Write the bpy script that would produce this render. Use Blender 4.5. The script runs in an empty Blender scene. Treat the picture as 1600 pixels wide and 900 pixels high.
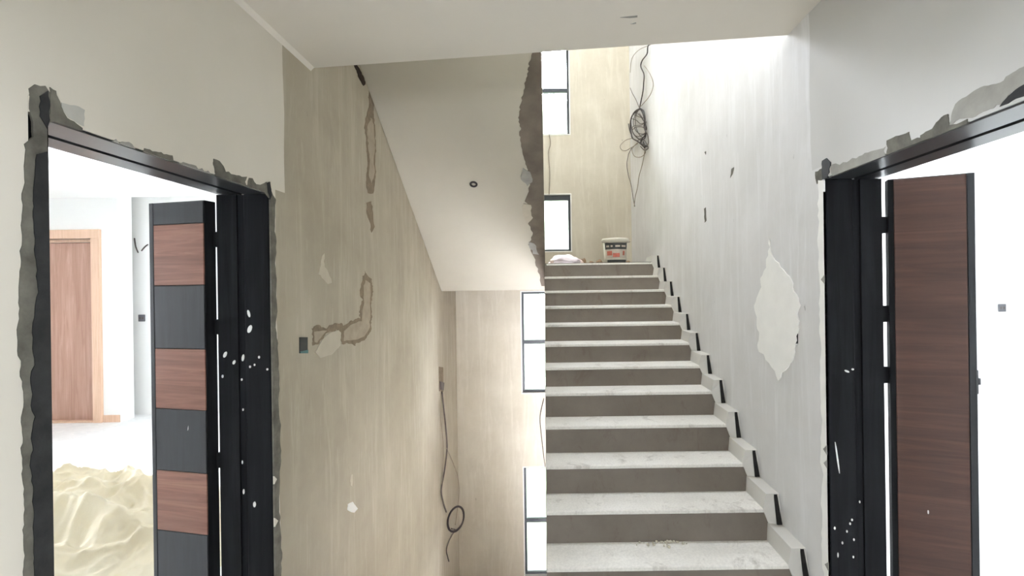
import bpy, bmesh, math, random
from mathutils import Vector, Matrix, noise
from mathutils.geometry import tessellate_polygon

# ------------------------------------------------------------------ camera, sky, light, exposure
SC = bpy.context.scene
COL = SC.collection
EYE = 1.635                      # eye height above the hall floor
F, CX, CY, ROLL = 744.0, 854.0, 447.4, 0.0138      # focal length and principal point, 1600x900 frame

cam_d = bpy.data.cameras.new('camera')
cam = bpy.data.objects.new('camera', cam_d)
COL.objects.link(cam)
cam_d.sensor_fit = 'HORIZONTAL'
cam_d.sensor_width = 36.0
cam_d.lens = F / 1600.0 * 36.0
cam_d.shift_x = -(CX - 800.0) / 1600.0
cam_d.shift_y = (CY - 450.0) / 1600.0
cam_d.clip_start = 0.05
cam.matrix_world = Matrix.Translation((0, 0, EYE)) @ Matrix.Rotation(math.pi / 2, 4, 'X') @ Matrix.Rotation(-ROLL, 4, 'Z')
SC.camera = cam

SKY_STRENGTH = 85.0
world = bpy.data.worlds.new('overcast_sky')
SC.world = world
world.use_nodes = True
bgn = world.node_tree.nodes['Background']
bgn.inputs['Color'].default_value = (0.975, 0.965, 1.05, 1)
bgn.inputs['Strength'].default_value = SKY_STRENGTH

SC.view_settings.view_transform = 'Standard'
SC.view_settings.look = 'None'
SC.view_settings.gamma = 1.0
SC.view_settings.use_curve_mapping = False
SC.view_settings.exposure = 0.0
SC.cycles.use_denoising = True
SC.cycles.max_bounces = 14
SC.cycles.diffuse_bounces = 9
SC.cycles.glossy_bounces = 4
SC.cycles.transparent_max_bounces = 12
SC.cycles.caustics_reflective = False
SC.cycles.caustics_refractive = False
SC.cycles.sample_clamp_indirect = 12.0

# ------------------------------------------------------------------ main measures (x across, y into the stairwell, z up)
WL, WR = -1.30, 1.225            # stairwell side wall faces
WT = 0.25                        # wall thickness
YF = 6.806                       # far wall face
HC = EYE + 1.241                 # hall ceiling
LAND = EYE + 0.251               # half landing
LANDB = EYE - 0.042              # its underside
KD = 5.879                       # where the upper soffit meets the landing underside
D0, T, R = 5.14, 0.26, 0.145
XL, XR = -0.02, 1.138            # flight edges
XU = -0.012                      # free edge of the upper flight
TOPZ = 8.8
LOWZ = -2.66
DH = EYE + 0.4537                # underside of the door heads
SLOPE = 0.645                    # upper soffit

rnd = random.Random(7)

# ------------------------------------------------------------------ projection helpers for placing measured points on real surfaces
def ray(x, y):
    du, dv = x - CX, y - CY
    c, s = math.cos(ROLL), math.sin(ROLL)
    u, v = c * du - s * dv, s * du + c * dv
    return Vector((u / F, 1.0, -v / F))
EYEP = Vector((0, 0, EYE))
def on_x(x, y, X):
    r = ray(x, y); return EYEP + r * (X / r.x)
def on_y(x, y, Y):
    return EYEP + ray(x, y) * Y
def on_z(x, y, Z):
    r = ray(x, y); return EYEP + r * ((Z - EYE) / r.z)
SOF_P = Vector((0, KD, LANDB)); SOF_N = Vector((0, -SLOPE, -1)).normalized()
def on_soffit(x, y):
    r = ray(x, y); return EYEP + r * ((SOF_P - EYEP).dot(SOF_N) / r.dot(SOF_N))

# ------------------------------------------------------------------ materials
def lin(c):
    return tuple(((v / 255.0) / 12.92 if v / 255.0 <= 0.04045 else (((v / 255.0) + 0.055) / 1.055) ** 2.4) for v in c) + (1.0,)

class NT:
    def __init__(s, name):
        s.m = bpy.data.materials.new(name); s.m.use_nodes = True
        s.t = s.m.node_tree; s.b = s.t.nodes['Principled BSDF']; s.out = s.t.nodes['Material Output']
        s._tc = None
    def n(s, typ, **kw):
        nd = s.t.nodes.new(typ)
        for k, v in kw.items(): setattr(nd, k, v)
        return nd
    def l(s, a, b): s.t.links.new(a, b)
    @property
    def co(s):
        if s._tc is None: s._tc = s.n('ShaderNodeTexCoord').outputs['Object']
        return s._tc
    def mapped(s, scale, src=None):
        mp = s.n('ShaderNodeMapping'); mp.inputs['Scale'].default_value = scale
        s.l(src or s.co, mp.inputs['Vector']); return mp.outputs['Vector']
    def noise(s, scale, detail=4, vec=None, rough=0.55, dist=0.0):
        nd = s.n('ShaderNodeTexNoise'); nd.inputs['Scale'].default_value = scale
        nd.inputs['Detail'].default_value = detail; nd.inputs['Roughness'].default_value = rough
        nd.inputs['Distortion'].default_value = dist
        s.l(vec or s.co, nd.inputs['Vector']); return nd.outputs['Fac']
    def ramp(s, src, stops):
        nd = s.n('ShaderNodeValToRGB'); cr = nd.color_ramp
        while len(cr.elements) < len(stops): cr.elements.new(0.5)
        for e, (p, c) in zip(cr.elements, stops):
            e.position = p; e.color = c if isinstance(c, tuple) else (c, c, c, 1)
        s.l(src, nd.inputs['Fac']); return nd.outputs['Color']
    def mix(s, fac, a, b, blend='MIX'):
        nd = s.n('ShaderNodeMix', data_type='RGBA', blend_type=blend)
        if isinstance(fac, (int, float)): nd.inputs[0].default_value = fac
        else: s.l(fac, nd.inputs[0])
        for sock, v in ((nd.inputs[6], a), (nd.inputs[7], b)):
            if isinstance(v, tuple): sock.default_value = v
            else: s.l(v, sock)
        return nd.outputs[2]
    def math(s, op, a, b=None):
        nd = s.n('ShaderNodeMath', operation=op)
        for i, v in enumerate((a, b)):
            if v is None: continue
            if isinstance(v, (int, float)): nd.inputs[i].default_value = v
            else: s.l(v, nd.inputs[i])
        return nd.outputs[0]
    def bump(s, h, strength=0.3, dist=0.01):
        nd = s.n('ShaderNodeBump'); nd.inputs['Strength'].default_value = strength
        nd.inputs['Distance'].default_value = dist
        s.l(h, nd.inputs['Height']); s.l(nd.outputs['Normal'], s.b.inputs['Normal'])
    def done(s, col=None, rough=0.8, spec=0.3, metal=0.0):
        if col is not None:
            if isinstance(col, tuple): s.b.inputs['Base Color'].default_value = col
            else: s.l(col, s.b.inputs['Base Color'])
        if isinstance(rough, (int, float)): s.b.inputs['Roughness'].default_value = rough
        else: s.l(rough, s.b.inputs['Roughness'])
        s.b.inputs['Specular IOR Level'].default_value = spec
        s.b.inputs['Metallic'].default_value = metal
        return s.m

def plain(name, c, rough=0.7, spec=0.3, var=0.08, scale=6.0, metal=0.0, bump=0.0):
    k = NT(name); n = k.noise(scale, 5)
    lo = tuple(v * (1 - var) for v in lin(c)[:3]) + (1,); hi = tuple(min(1, v * (1 + var)) for v in lin(c)[:3]) + (1,)
    col = k.ramp(n, [(0.3, lo), (0.7, hi)])
    if bump: k.bump(k.noise(scale * 6, 4), bump, 0.004)
    return k.done(col, rough, spec, metal)

def raw_plaster(k, c, dark, pale, streak_axis='y'):
    """trowelled skim coat: cloudy tone, upright streaks, scratches and small dark spots"""
    sc = (1, 1, 1)
    n1 = k.noise(1.6, 6, rough=0.65)
    n2 = k.noise(1.0, 5, k.mapped((9, 9, 0.9)), 0.7, 0.6)
    base = k.mix(k.ramp(n1, [(0.32, 0.0), (0.7, 1.0)]), dark, c)
    base = k.mix(k.math('MULTIPLY', k.ramp(n2, [(0.5, 0.0), (0.72, 1.0)]), 0.55), base, pale)
    n3 = k.noise(1.0, 4, k.mapped((26, 26, 2.6)), 0.6, 0.4)
    base = k.mix(k.math('MULTIPLY', k.ramp(n3, [(0.60, 0.0), (0.70, 1.0)]), 0.35), base, pale)
    base = k.mix(k.math('MULTIPLY', k.ramp(n3, [(0.27, 1.0), (0.36, 0.0)]), 0.22), base, dark)
    sp = k.noise(1.0, 3, k.mapped((17, 17, 9)), 0.55, 0.2)
    base = k.mix(k.math('MULTIPLY', k.ramp(sp, [(0.745, 0.0), (0.775, 1.0)]), 0.5), base, tuple(v * 0.35 for v in dark[:3]) + (1,))
    return base, n2, n3

def wall_mat(name, raw, rawd, rawp, paint, edge_hi, edge_lo, zsplit):
    """raw plaster in the stairwell, rolled paint in the hall; the paint stops at a cut edge"""
    k = NT(name)
    base, n2, n3 = raw_plaster(k, lin(raw), lin(rawd), lin(rawp))
    pn = k.noise(2.2, 4)
    pc = k.mix(k.ramp(pn, [(0.3, 0.0), (0.75, 1.0)]), tuple(v * 0.95 for v in lin(paint)[:3]) + (1,), lin(paint))
    sep = k.n('ShaderNodeSeparateXYZ'); k.l(k.co, sep.inputs[0])
    wob = k.math('MULTIPLY', k.math('SUBTRACT', k.noise(3.0, 3), 0.5), 0.05)
    y = k.math('ADD', sep.outputs['Y'], wob)
    hi = k.math('LESS_THAN', y, edge_hi); lo = k.math('LESS_THAN', y, edge_lo)
    top = k.math('GREATER_THAN', sep.outputs['Z'], zsplit)
    fac = k.math('MAXIMUM', lo, k.math('MULTIPLY', hi, top))
    col = k.mix(fac, base, pc)
    h = k.math('ADD', k.math('MULTIPLY', n2, 0.6), k.math('MULTIPLY', n3, 0.4))
    k.bump(h, 0.18, 0.006)
    return k.done(col, 0.85, 0.2)

M = {}
M['wall_left'] = wall_mat('plaster_stair_left', (178, 171, 154), (162, 154, 137), (194, 188, 172), (218, 213, 201), 2.375, 2.29, DH + 0.03)
M['wall_right'] = wall_mat('plaster_stair_right', (226, 226, 227), (212, 212, 211), (237, 238, 240), (206, 206, 204), 2.19, 2.06, DH + 0.06)
def _far():
    k = NT('plaster_far'); b, n2, n3 = raw_plaster(k, lin((204, 198, 182)), lin((188, 181, 164)), lin((216, 211, 198)))
    k.bump(n2, 0.15, 0.006); return k.done(b, 0.85, 0.2)
M['wall_far'] = _far()
M['ceiling'] = plain('ceiling_paint', (224, 219, 209), 0.9, 0.1, 0.03, 1.2)
M['soffit'] = plain('soffit_skim', (190, 186, 172), 0.9, 0.15, 0.05, 1.3, bump=0.08)
M['white_room'] = plain('white_room_paint', (244, 244, 242), 0.8, 0.2, 0.01, 1.0)
M['reveal'] = plain('window_reveal_white', (240, 240, 236), 0.8, 0.2, 0.02, 1.0)
M['hall_floor'] = plain('hall_floor_screed', (206, 204, 199), 0.75, 0.3, 0.1, 2.0)
def _wrap():
    k = NT('floor_protection_film'); w = k.noise(5, 5, k.mapped((1, 2.4, 1)), 0.6, 1.5)
    k.bump(w, 0.5, 0.02); return k.done(k.ramp(w, [(0.35, lin((236, 237, 238))), (0.65, lin((250, 250, 250)))]), 0.35, 0.4)
M['film'] = _wrap()
def _stone():
    k = NT('stair_stone')
    n = k.noise(2.2, 6, rough=0.7); g = k.noise(90, 2)
    c = k.mix(k.ramp(n, [(0.3, 0.0), (0.7, 1.0)]), lin((218, 215, 208)), lin((236, 234, 228)))
    c = k.mix(k.math('MULTIPLY', k.ramp(g, [(0.4, 0.0), (0.6, 1.0)]), 0.15), c, lin((150, 146, 140)))
    d = k.noise(1.0, 6, k.mapped((6, 6, 3)), 0.75, 0.8)
    c = k.mix(k.math('MULTIPLY', k.ramp(d, [(0.56, 0.0), (0.72, 1.0)]), 0.5), c, lin((112, 100, 86)))
    return k.done(c, 0.6, 0.35)
M['stone'] = _stone()
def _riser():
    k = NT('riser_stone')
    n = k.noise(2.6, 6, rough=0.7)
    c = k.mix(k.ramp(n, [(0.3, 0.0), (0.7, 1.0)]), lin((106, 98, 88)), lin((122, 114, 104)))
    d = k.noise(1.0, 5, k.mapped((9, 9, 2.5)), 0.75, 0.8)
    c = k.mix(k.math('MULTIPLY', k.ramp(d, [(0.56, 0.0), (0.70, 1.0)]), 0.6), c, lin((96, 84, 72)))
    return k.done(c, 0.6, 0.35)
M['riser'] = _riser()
M['concrete'] = plain('raw_concrete', (118, 110, 100), 0.9, 0.15, 0.22, 5.0, bump=0.3)
M['skirting'] = plain('skirting_tile', (205, 203, 197), 0.5, 0.4, 0.05, 4.0)
M['gap_shade'] = plain('dark_gap_shade', (46, 45, 44), 0.9, 0.1, 0.2, 30.0)
def _black():
    k = NT('charcoal_paint'); n = k.noise(1.0, 5, k.mapped((30, 30, 2)), 0.6, 0.5)
    c = k.ramp(n, [(0.35, lin((20, 20, 22))), (0.7, lin((32, 33, 36)))])
    k.bump(n, 0.1, 0.002); return k.done(c, 0.72, 0.12)
M['black'] = _black()
M['gloss_black'] = plain('brushed_black_gloss', (44, 46, 48), 0.3, 0.9, 0.2, 12.0)
def _leafdark():
    k = NT('charcoal_door_panel'); n = k.noise(1.0, 5, k.mapped((40, 40, 3)), 0.6, 0.4)
    return k.done(k.ramp(n, [(0.35, lin((27, 29, 32))), (0.7, lin((37, 40, 44)))]), 0.45, 0.45)
M['leafdark'] = _leafdark()
def _wood(name, a, b, c, axis):
    k = NT(name)
    sc = {'h': (1.6, 1.6, 34), 'v': (24, 24, 1.1)}[axis]
    v = k.mapped(sc); n = k.noise(1.0, 6, v, 0.65, 1.2); w = k.noise(1.0, 3, k.mapped(tuple(s * 0.3 for s in sc)), 0.5, 0.6)
    col = k.ramp(n, [(0.25, lin(a)), (0.5, lin(b)), (0.75, lin(c))])
    col = k.mix(k.math('MULTIPLY', k.ramp(w, [(0.4, 0.0), (0.7, 1.0)]), 0.45), col, lin(a))
    k.bump(n, 0.08, 0.002); return k.done(col, 0.45, 0.4)
M['wood_panel'] = _wood('walnut_panel_lying_grain', (100, 64, 52), (128, 86, 70), (150, 108, 90), 'h')
M['wood_leaf'] = _wood('dark_walnut_lying_grain', (64, 41, 33), (80, 53, 43), (95, 65, 54), 'h')
M['wood_room'] = _wood('oak_door_upright_grain', (150, 112, 96), (172, 136, 120), (192, 160, 145), 'v')
M['wood_frame'] = _wood('pale_oak_frame', (196, 160, 134), (212, 180, 156), (222, 192, 170), 'v')
M['chase'] = plain('chase_filler_brown', (164, 154, 136), 0.9, 0.1, 0.12, 14.0, bump=0.2)
M['chase_edge'] = plain('chase_edge_dark', (128, 116, 99), 0.95, 0.1, 0.2, 25.0)
M['crack'] = plain('open_crack_dark', (58, 50, 44), 0.95, 0.1, 0.25, 25.0)
M['filler'] = plain('white_filler', (246, 246, 243), 0.85, 0.2, 0.03, 9.0)
M['pale'] = plain('pale_filler', (191, 185, 169), 0.9, 0.1, 0.06, 9.0)
M['smear_dark'] = plain('cement_smear_dark', (106, 104, 96), 0.9, 0.15, 0.35, 16.0, bump=0.25)
M['smear_black'] = plain('black_paint_smear', (38, 39, 40), 0.7, 0.3, 0.4, 20.0, bump=0.2)
M['smear_mid'] = plain('cement_smear_grey', (158, 157, 151), 0.9, 0.15, 0.15, 12.0, bump=0.2)
M['smear_light'] = plain('cement_smear_light', (184, 183, 176), 0.9, 0.15, 0.1, 12.0, bump=0.2)
M['splash'] = plain('white_paint_splash', (224, 224, 220), 0.6, 0.3, 0.02, 9.0)
M['alu'] = plain('dark_window_frame', (58, 62, 66), 0.45, 0.5, 0.05, 9.0)
M['box'] = plain('black_wall_box', (26, 27, 28), 0.6, 0.4, 0.1, 20.0)
M['teal'] = plain('teal_box_tab', (70, 110, 110), 0.6, 0.4, 0.1, 20.0)
M['wire'] = plain('grey_cable', (88, 80, 76), 0.6, 0.3, 0.25, 20.0)
M['wire_black'] = plain('black_cable', (52, 46, 46), 0.6, 0.3, 0.2, 20.0)
M['wire_pale'] = plain('pale_cable', (140, 130, 116), 0.6, 0.3, 0.1, 20.0)
M['bucket'] = plain('white_bucket_plastic', (220, 216, 202), 0.5, 0.4, 0.06, 9.0)
M['bucket_dark'] = plain('bucket_print_dark', (70, 72, 70), 0.5, 0.4, 0.2, 30.0)
M['bucket_red'] = plain('bucket_print_red', (196, 112, 96), 0.5, 0.4, 0.2, 30.0)
M['bucket_pale'] = plain('bucket_print_pale', (206, 196, 184), 0.5, 0.4, 0.1, 30.0)
M['bag'] = plain('crumpled_white_bag', (236, 226, 232), 0.6, 0.3, 0.05, 9.0)
M['bag_pink'] = plain('pinkish_bag', (226, 206, 200), 0.6, 0.3, 0.08, 9.0)
M['rubble'] = plain('plaster_rubble', (140, 118, 96), 0.9, 0.1, 0.3, 18.0)
def _tarp():
    k = NT('cream_dust_sheet'); n = k.noise(3.0, 5); w = k.noise(14, 4, dist=1.0)
    k.bump(w, 0.35, 0.01)
    return k.done(k.ramp(n, [(0.3, lin((226, 217, 194))), (0.7, lin((240, 235, 219)))]), 0.8, 0.2)
M['tarp'] = _tarp()
M['socket'] = plain('grey_socket', (96, 96, 100), 0.5, 0.4, 0.02, 9.0)
M['ground'] = plain('pale_outdoor_ground', (54, 60, 46), 0.9, 0.1, 0.1, 0.5)
def _glass():
    k = NT('window_glass'); tr = k.n('ShaderNodeBsdfTransparent'); gl = k.n('ShaderNodeBsdfGlossy')
    gl.inputs['Roughness'].default_value = 0.02; tr.inputs['Color'].default_value = (0.94, 0.97, 0.97, 1)
    fr = k.n('ShaderNodeFresnel'); fr.inputs['IOR'].default_value = 1.45
    mx = k.n('ShaderNodeMixShader'); k.l(fr.outputs[0], mx.inputs[0]); k.l(tr.outputs[0], mx.inputs[1]); k.l(gl.outputs[0], mx.inputs[2])
    k.l(mx.outputs[0], k.out.inputs['Surface']); return k.m
M['glass'] = _glass()

# ------------------------------------------------------------------ mesh helpers
def obj(name, bm, mat, parent=None, smooth=False, mats=None):
    me = bpy.data.meshes.new(name)
    bmesh.ops.recalc_face_normals(bm, faces=bm.faces)
    if smooth:
        for f in bm.faces: f.smooth = True
    bm.to_mesh(me); bm.free()
    for m in (mats or [mat]): me.materials.append(M[m])
    o = bpy.data.objects.new(name, me); COL.objects.link(o)
    if parent is not None:
        o.parent = parent
        o.matrix_parent_inverse = parent.matrix_basis.inverted()
    return o
def tag(o, label, cat=None, kind=None, group=None):
    o['label'] = label
    if cat: o['category'] = cat
    if kind: o['kind'] = kind
    if group: o['group'] = group
    return o
def thing(name, loc, label, cat, kind=None, group=None):
    e = bpy.data.objects.new(name, None); COL.objects.link(e); e.location = loc
    e.empty_display_size = 0.1
    return tag(e, label, cat, kind, group)
def box(bm, x0, x1, y0, y1, z0, z1, mi=0):
    x0, x1 = sorted((x0, x1)); y0, y1 = sorted((y0, y1)); z0, z1 = sorted((z0, z1))
    v = [bm.verts.new((x, y, z)) for x in (x0, x1) for y in (y0, y1) for z in (z0, z1)]
    fs = []
    for q in ((0, 1, 3, 2), (4, 6, 7, 5), (0, 4, 5, 1), (2, 3, 7, 6), (0, 2, 6, 4), (1, 5, 7, 3)):
        f = bm.faces.new([v[i] for i in q]); f.material_index = mi; fs.append(f)
    return fs
def bevel(bm, w, seg=1):
    bmesh.ops.bevel(bm, geom=list(bm.edges), offset=w, segments=seg, affect='EDGES', clamp_overlap=True)
def boxes(*bs):
    bm = bmesh.new()
    for b in bs: box(bm, *b)
    return bm
def bbox(w, *b):
    bm = boxes(b); bevel(bm, w); return bm
def wall_cells(bm, axis, a0, a1, u, z, holes):
    """a wall slab between a0 and a1 along `axis`, spanning u (other horizontal axis) and z, with rectangular openings"""
    us = sorted({u[0], u[1]} | {h for q in holes for h in q[:2] if u[0] < h < u[1]})
    zs = sorted({z[0], z[1]} | {h for q in holes for h in q[2:] if z[0] < h < z[1]})
    for i in range(len(us) - 1):
        for j in range(len(zs) - 1):
            cu, cz = (us[i] + us[i + 1]) / 2, (zs[j] + zs[j + 1]) / 2
            if any(q[0] < cu < q[1] and q[2] < cz < q[3] for q in holes): continue
            if axis == 'x': box(bm, a0, a1, us[i], us[i + 1], zs[j], zs[j + 1])
            else: box(bm, us[i], us[i + 1], a0, a1, zs[j], zs[j + 1])
    bmesh.ops.remove_doubles(bm, verts=bm.verts, dist=1e-5)
    return bm
def prism(bm, pts, off, mi=0):
    """extrude a closed outline (Vectors) by vector off"""
    a = [bm.verts.new(p) for p in pts]; b = [bm.verts.new(Vector(p) + off) for p in pts]
    n = len(pts)
    if n > 4:
        q = Vector(off).normalized().to_track_quat('Z', 'Y').inverted()
        for t in tessellate_polygon([[Vector((w.x, w.y, 0)) for w in (q @ Vector(p) for p in pts)]]):
            for vs_ in (a, b):
                try: bm.faces.new([vs_[i] for i in t]).material_index = mi
                except ValueError: pass
    else:
        bm.faces.new(a).material_index = mi; bm.faces.new(b[::-1]).material_index = mi
    for i in range(n):
        bm.faces.new((a[i], a[(i + 1) % n], b[(i + 1) % n], b[i])).material_index = mi
def tube(bm, pts, r, n=6):
    pts = [Vector(p) for p in pts]; rings = []
    for i, p in enumerate(pts):
        t = (pts[min(i + 1, len(pts) - 1)] - pts[max(i - 1, 0)]).normalized()
        a = t.orthogonal().normalized() if i == 0 else (rings_a - t * rings_a.dot(t)).normalized()
        rings_a = a; b = t.cross(a)
        rings.append([bm.verts.new(p + (a * math.cos(k * 2 * math.pi / n) + b * math.sin(k * 2 * math.pi / n)) * r) for k in range(n)])
    for i in range(len(rings) - 1):
        for k in range(n):
            bm.faces.new((rings[i][k], rings[i][(k + 1) % n], rings[i + 1][(k + 1) % n], rings[i + 1][k]))
    bm.faces.new(rings[0][::-1]); bm.faces.new(rings[-1])
def smooth_path(pts, k=6):
    pts = [Vector(p) for p in pts]; out = []
    P = [pts[0]] + pts + [pts[-1]]
    for i in range(1, len(P) - 2):
        for j in range(k):
            t = j / k; a, b, c, d = P[i - 1], P[i], P[i + 1], P[i + 2]
            out.append(0.5 * ((2 * b) + (c - a) * t + (2 * a - 5 * b + 4 * c - d) * t * t + (3 * b - a - 3 * c + d) * t ** 3))
    out.append(pts[-1]); return out
def lathe(bm, prof, n=32, c=(0, 0, 0), a0=0.0, a1=2 * math.pi, mi=0):
    full = abs(a1 - a0 - 2 * math.pi) < 1e-6; m = n if full else n + 1
    rings = [[bm.verts.new((c[0] + r * math.cos(a0 + (a1 - a0) * k / n), c[1] + r * math.sin(a0 + (a1 - a0) * k / n), c[2] + z)) for k in range(m)] for r, z in prof]
    for i in range(len(rings) - 1):
        for k in range(n):
            k2 = (k + 1) % m
            bm.faces.new((rings[i][k], rings[i][k2], rings[i + 1][k2], rings[i + 1][k])).material_index = mi
def ragged(px, amp, step, rng):
    out = []; n = len(px)
    for i in range(n):
        a, b = Vector(px[i]), Vector(px[(i + 1) % n]); L = (b - a).length
        k = max(1, int(L / step)); nrm = Vector((-(b - a).y, (b - a).x)) / max(L, 1e-6)
        for j in range(k):
            q = a.lerp(b, j / k)
            if amp: q = q + nrm * amp * (2.6 * noise.noise(Vector((q.x * .045, q.y * .045, px[0][0]))) + 1.6 * noise.noise(Vector((q.x * .17, q.y * .17, 5))) + rng.uniform(-.55, .55)) * (0.4 if j == 0 else 1)
            out.append((q.x, q.y))
    return out
def patch(name, parent, surf, px, mat, amp=1.2, step=6, thick=0.003, seed=1):
    """a thin skin of filler, cement or paint with a ragged outline lying on a wall or soffit"""
    rng = random.Random(seed + int(px[0][0]) * 3)
    pts = [surf(x, y) for x, y in ragged(px, amp, step, rng)]
    n = {on_L: Vector((1, 0, 0)), on_R: Vector((-1, 0, 0)), on_soffit: SOF_N, on_F: Vector((0, -1, 0))}[surf]
    if surf in (on_L, on_R):       # skins stop at the edge of the doorway
        d0, d1 = (DL0, DL1) if surf is on_L else (DR0, DR1)
        tol, th = 0.026, 0.009
        for p in pts:
            if d0 - tol < p.y < d1 + tol and p.z < DH + th:
                e = sorted([(abs(p.y - d0), 0), (abs(p.y - d1), 1), (abs(p.z - DH), 2)])[0][1]
                if e == 0: p.y = d0 - 0.0005
                elif e == 1: p.y = d1 + 0.0005
                else: p.z = DH + 0.0005
    bm = bmesh.new(); prism(bm, [p - n * 0.004 for p in pts], n * (0.004 + thick))
    bmesh.ops.triangulate(bm, faces=[f for f in bm.faces if len(f.verts) > 4])
    return obj(name, bm, mat, parent)
def on_L(x, y): return on_x(x, y, WL)
def on_R(x, y): return on_x(x, y, WR)
def on_F(x, y): return on_y(x, y, YF)

def portal(c, sx, sy, rot):
    d = bpy.data.lights.new('daylight_portal', 'AREA'); d.shape = 'RECTANGLE'; d.size = sx; d.size_y = sy
    d.cycles.is_portal = True
    o = bpy.data.objects.new('daylight_portal', d); COL.objects.link(o); o.location = c; o.rotation_euler = rot

# ------------------------------------------------------------------ the shell
DL0, DL1 = 1.244, 2.245          # left doorway, clear
DR0, DR1 = 1.02, 2.09            # right doorway, clear
FR = 0.045                       # frame thickness
def struct(o, label): return tag(o, label, None, 'structure')

bm = bmesh.new()
wall_cells(bm, 'x', WL - WT, WL, (-4.0, YF + 0.2), (LOWZ, TOPZ), [(DL0 - FR, DL1 + FR, 0, DH + FR)])
wall_left = struct(obj('wall_left', bm, 'wall_left'), 'long plastered wall with black framed doorway and hanging cable')
bm = bmesh.new()
wall_cells(bm, 'x', WR, WR + WT, (-4.0, YF + 0.2), (LOWZ, TOPZ), [(DR0 - FR, DR1 + FR, 0, DH + FR)])
wall_right = struct(obj('wall_right', bm, 'wall_right'), 'pale streaky wall rising beside the stone steps')

# far wall and its windows
WX0, WX1 = -0.365, 0.36
WINS = [(EYE + 2.17, EYE + 3.5, EYE + 2.83), (EYE + 0.50, EYE + 1.31, None), (EYE - 1.52, EYE - 0.075, EYE - 0.80), (EYE - 4.15, EYE - 2.585, EYE - 3.375)]
UPW_ADDED = (-1.1, 1.05, EYE + 3.7, EYE + 6.7)      # unseen window added above for high light on the treads
bm = bmesh.new()
wall_cells(bm, 'y', YF, YF + 0.14, (WL, WR), (LOWZ, TOPZ), [(WX0, WX1, a, b) for a, b, t in WINS] + [UPW_ADDED])
wall_far = struct(obj('wall_far', bm, 'wall_far'), 'beige plastered end wall with a column of narrow windows')
wl_lab = ['top narrow window high above the landing, two panes', 'short narrow window just above the bucket landing',
          'narrow two-pane window right under the sloping soffit', 'lowest narrow window with crossbar, deep in the stairwell']
for i, (a, b, t) in enumerate(WINS):
    w = thing('window_%d' % (i + 1), ((WX0 + WX1) / 2, YF + 0.1, a), wl_lab[i], None, 'structure')
    y0, y1, f = YF + 0.07, YF + 0.13, 0.032
    obj('window_frame', boxes((WX0, WX0 + f, y0, y1, a, b), (WX1 - f, WX1, y0, y1, a, b), (WX0 + f, WX1 - f, y0, y1, a, a + f), (WX0 + f, WX1 - f, y0, y1, b - f * (2.2 if i == 1 else 1), b)), 'alu', w)
    spans = [(a + f, b - f * (2.2 if i == 1 else 1))]
    if t:
        obj('transom', bbox(0.004, WX0 + f, WX1 - f, y0 - 0.005, y1, t - 0.028, t + 0.028), 'alu', w)
        spans = [(a + f, t - 0.028), (t + 0.028, b - f)]
    for z0, z1 in spans:
        obj('pane', boxes((WX0 + f, WX1 - f, YF + 0.095, YF + 0.101, z0, z1)), 'glass', w)
    # white plastered reveal lining the opening
    g = 0.012
    obj('reveal', boxes((WX0 - g, WX0 + 0.001, YF - 0.004, YF + 0.07, a - g, b + g), (WX1 - 0.001, WX1 + g, YF - 0.004, YF + 0.07, a - g, b + g),
                        (WX0, WX1, YF - 0.004, YF + 0.07, a - g, a + 0.001), (WX0, WX1, YF - 0.004, YF + 0.07, b - 0.001, b + g)), 'reveal', w)
    portal(((WX0 + WX1) / 2, YF + 0.16, (a + b) / 2), WX1 - WX0, b - a, (math.radians(-90), 0, 0))

w = thing('window_12', (0, YF + 0.1, UPW_ADDED[2]), 'wide unseen window added above to light the stairwell', None, 'structure')
obj('window_frame', boxes((UPW_ADDED[0], UPW_ADDED[0] + .04, YF + .07, YF + .13, UPW_ADDED[2], UPW_ADDED[3]), (UPW_ADDED[1] - .04, UPW_ADDED[1], YF + .07, YF + .13, UPW_ADDED[2], UPW_ADDED[3]), (UPW_ADDED[0] + .04, UPW_ADDED[1] - .04, YF + .07, YF + .13, UPW_ADDED[2], UPW_ADDED[2] + .04), (UPW_ADDED[0] + .04, UPW_ADDED[1] - .04, YF + .07, YF + .13, UPW_ADDED[3] - .04, UPW_ADDED[3])), 'alu', w)
obj('pane', boxes((UPW_ADDED[0] + .04, UPW_ADDED[1] - .04, YF + .095, YF + .101, UPW_ADDED[2] + .04, UPW_ADDED[3] - .04)), 'glass', w)
portal((0, YF + 0.16, (UPW_ADDED[2] + UPW_ADDED[3]) / 2), UPW_ADDED[1] - UPW_ADDED[0], UPW_ADDED[3] - UPW_ADDED[2], (math.radians(-90), 0, 0))

# floors, landings and ceilings
struct(obj('floor', boxes((WL, WR, -4.0, 2.02, -0.25, 0.0)), 'hall_floor'), 'hall floor in front of the steps')
struct(obj('floor_landing', boxes((WL, WR, KD, YF, LANDB, LAND), (XU + 0.002, WR, D0 + 0.03, KD, LANDB, LAND)), 'concrete'), 'half landing slab at the top of the steps')
struct(obj('floor_lower_landing', boxes((WL, WR, 2.02, YF, LOWZ - 0.2, LOWZ)), 'concrete'), 'lower landing slab deep in the stairwell')
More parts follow.
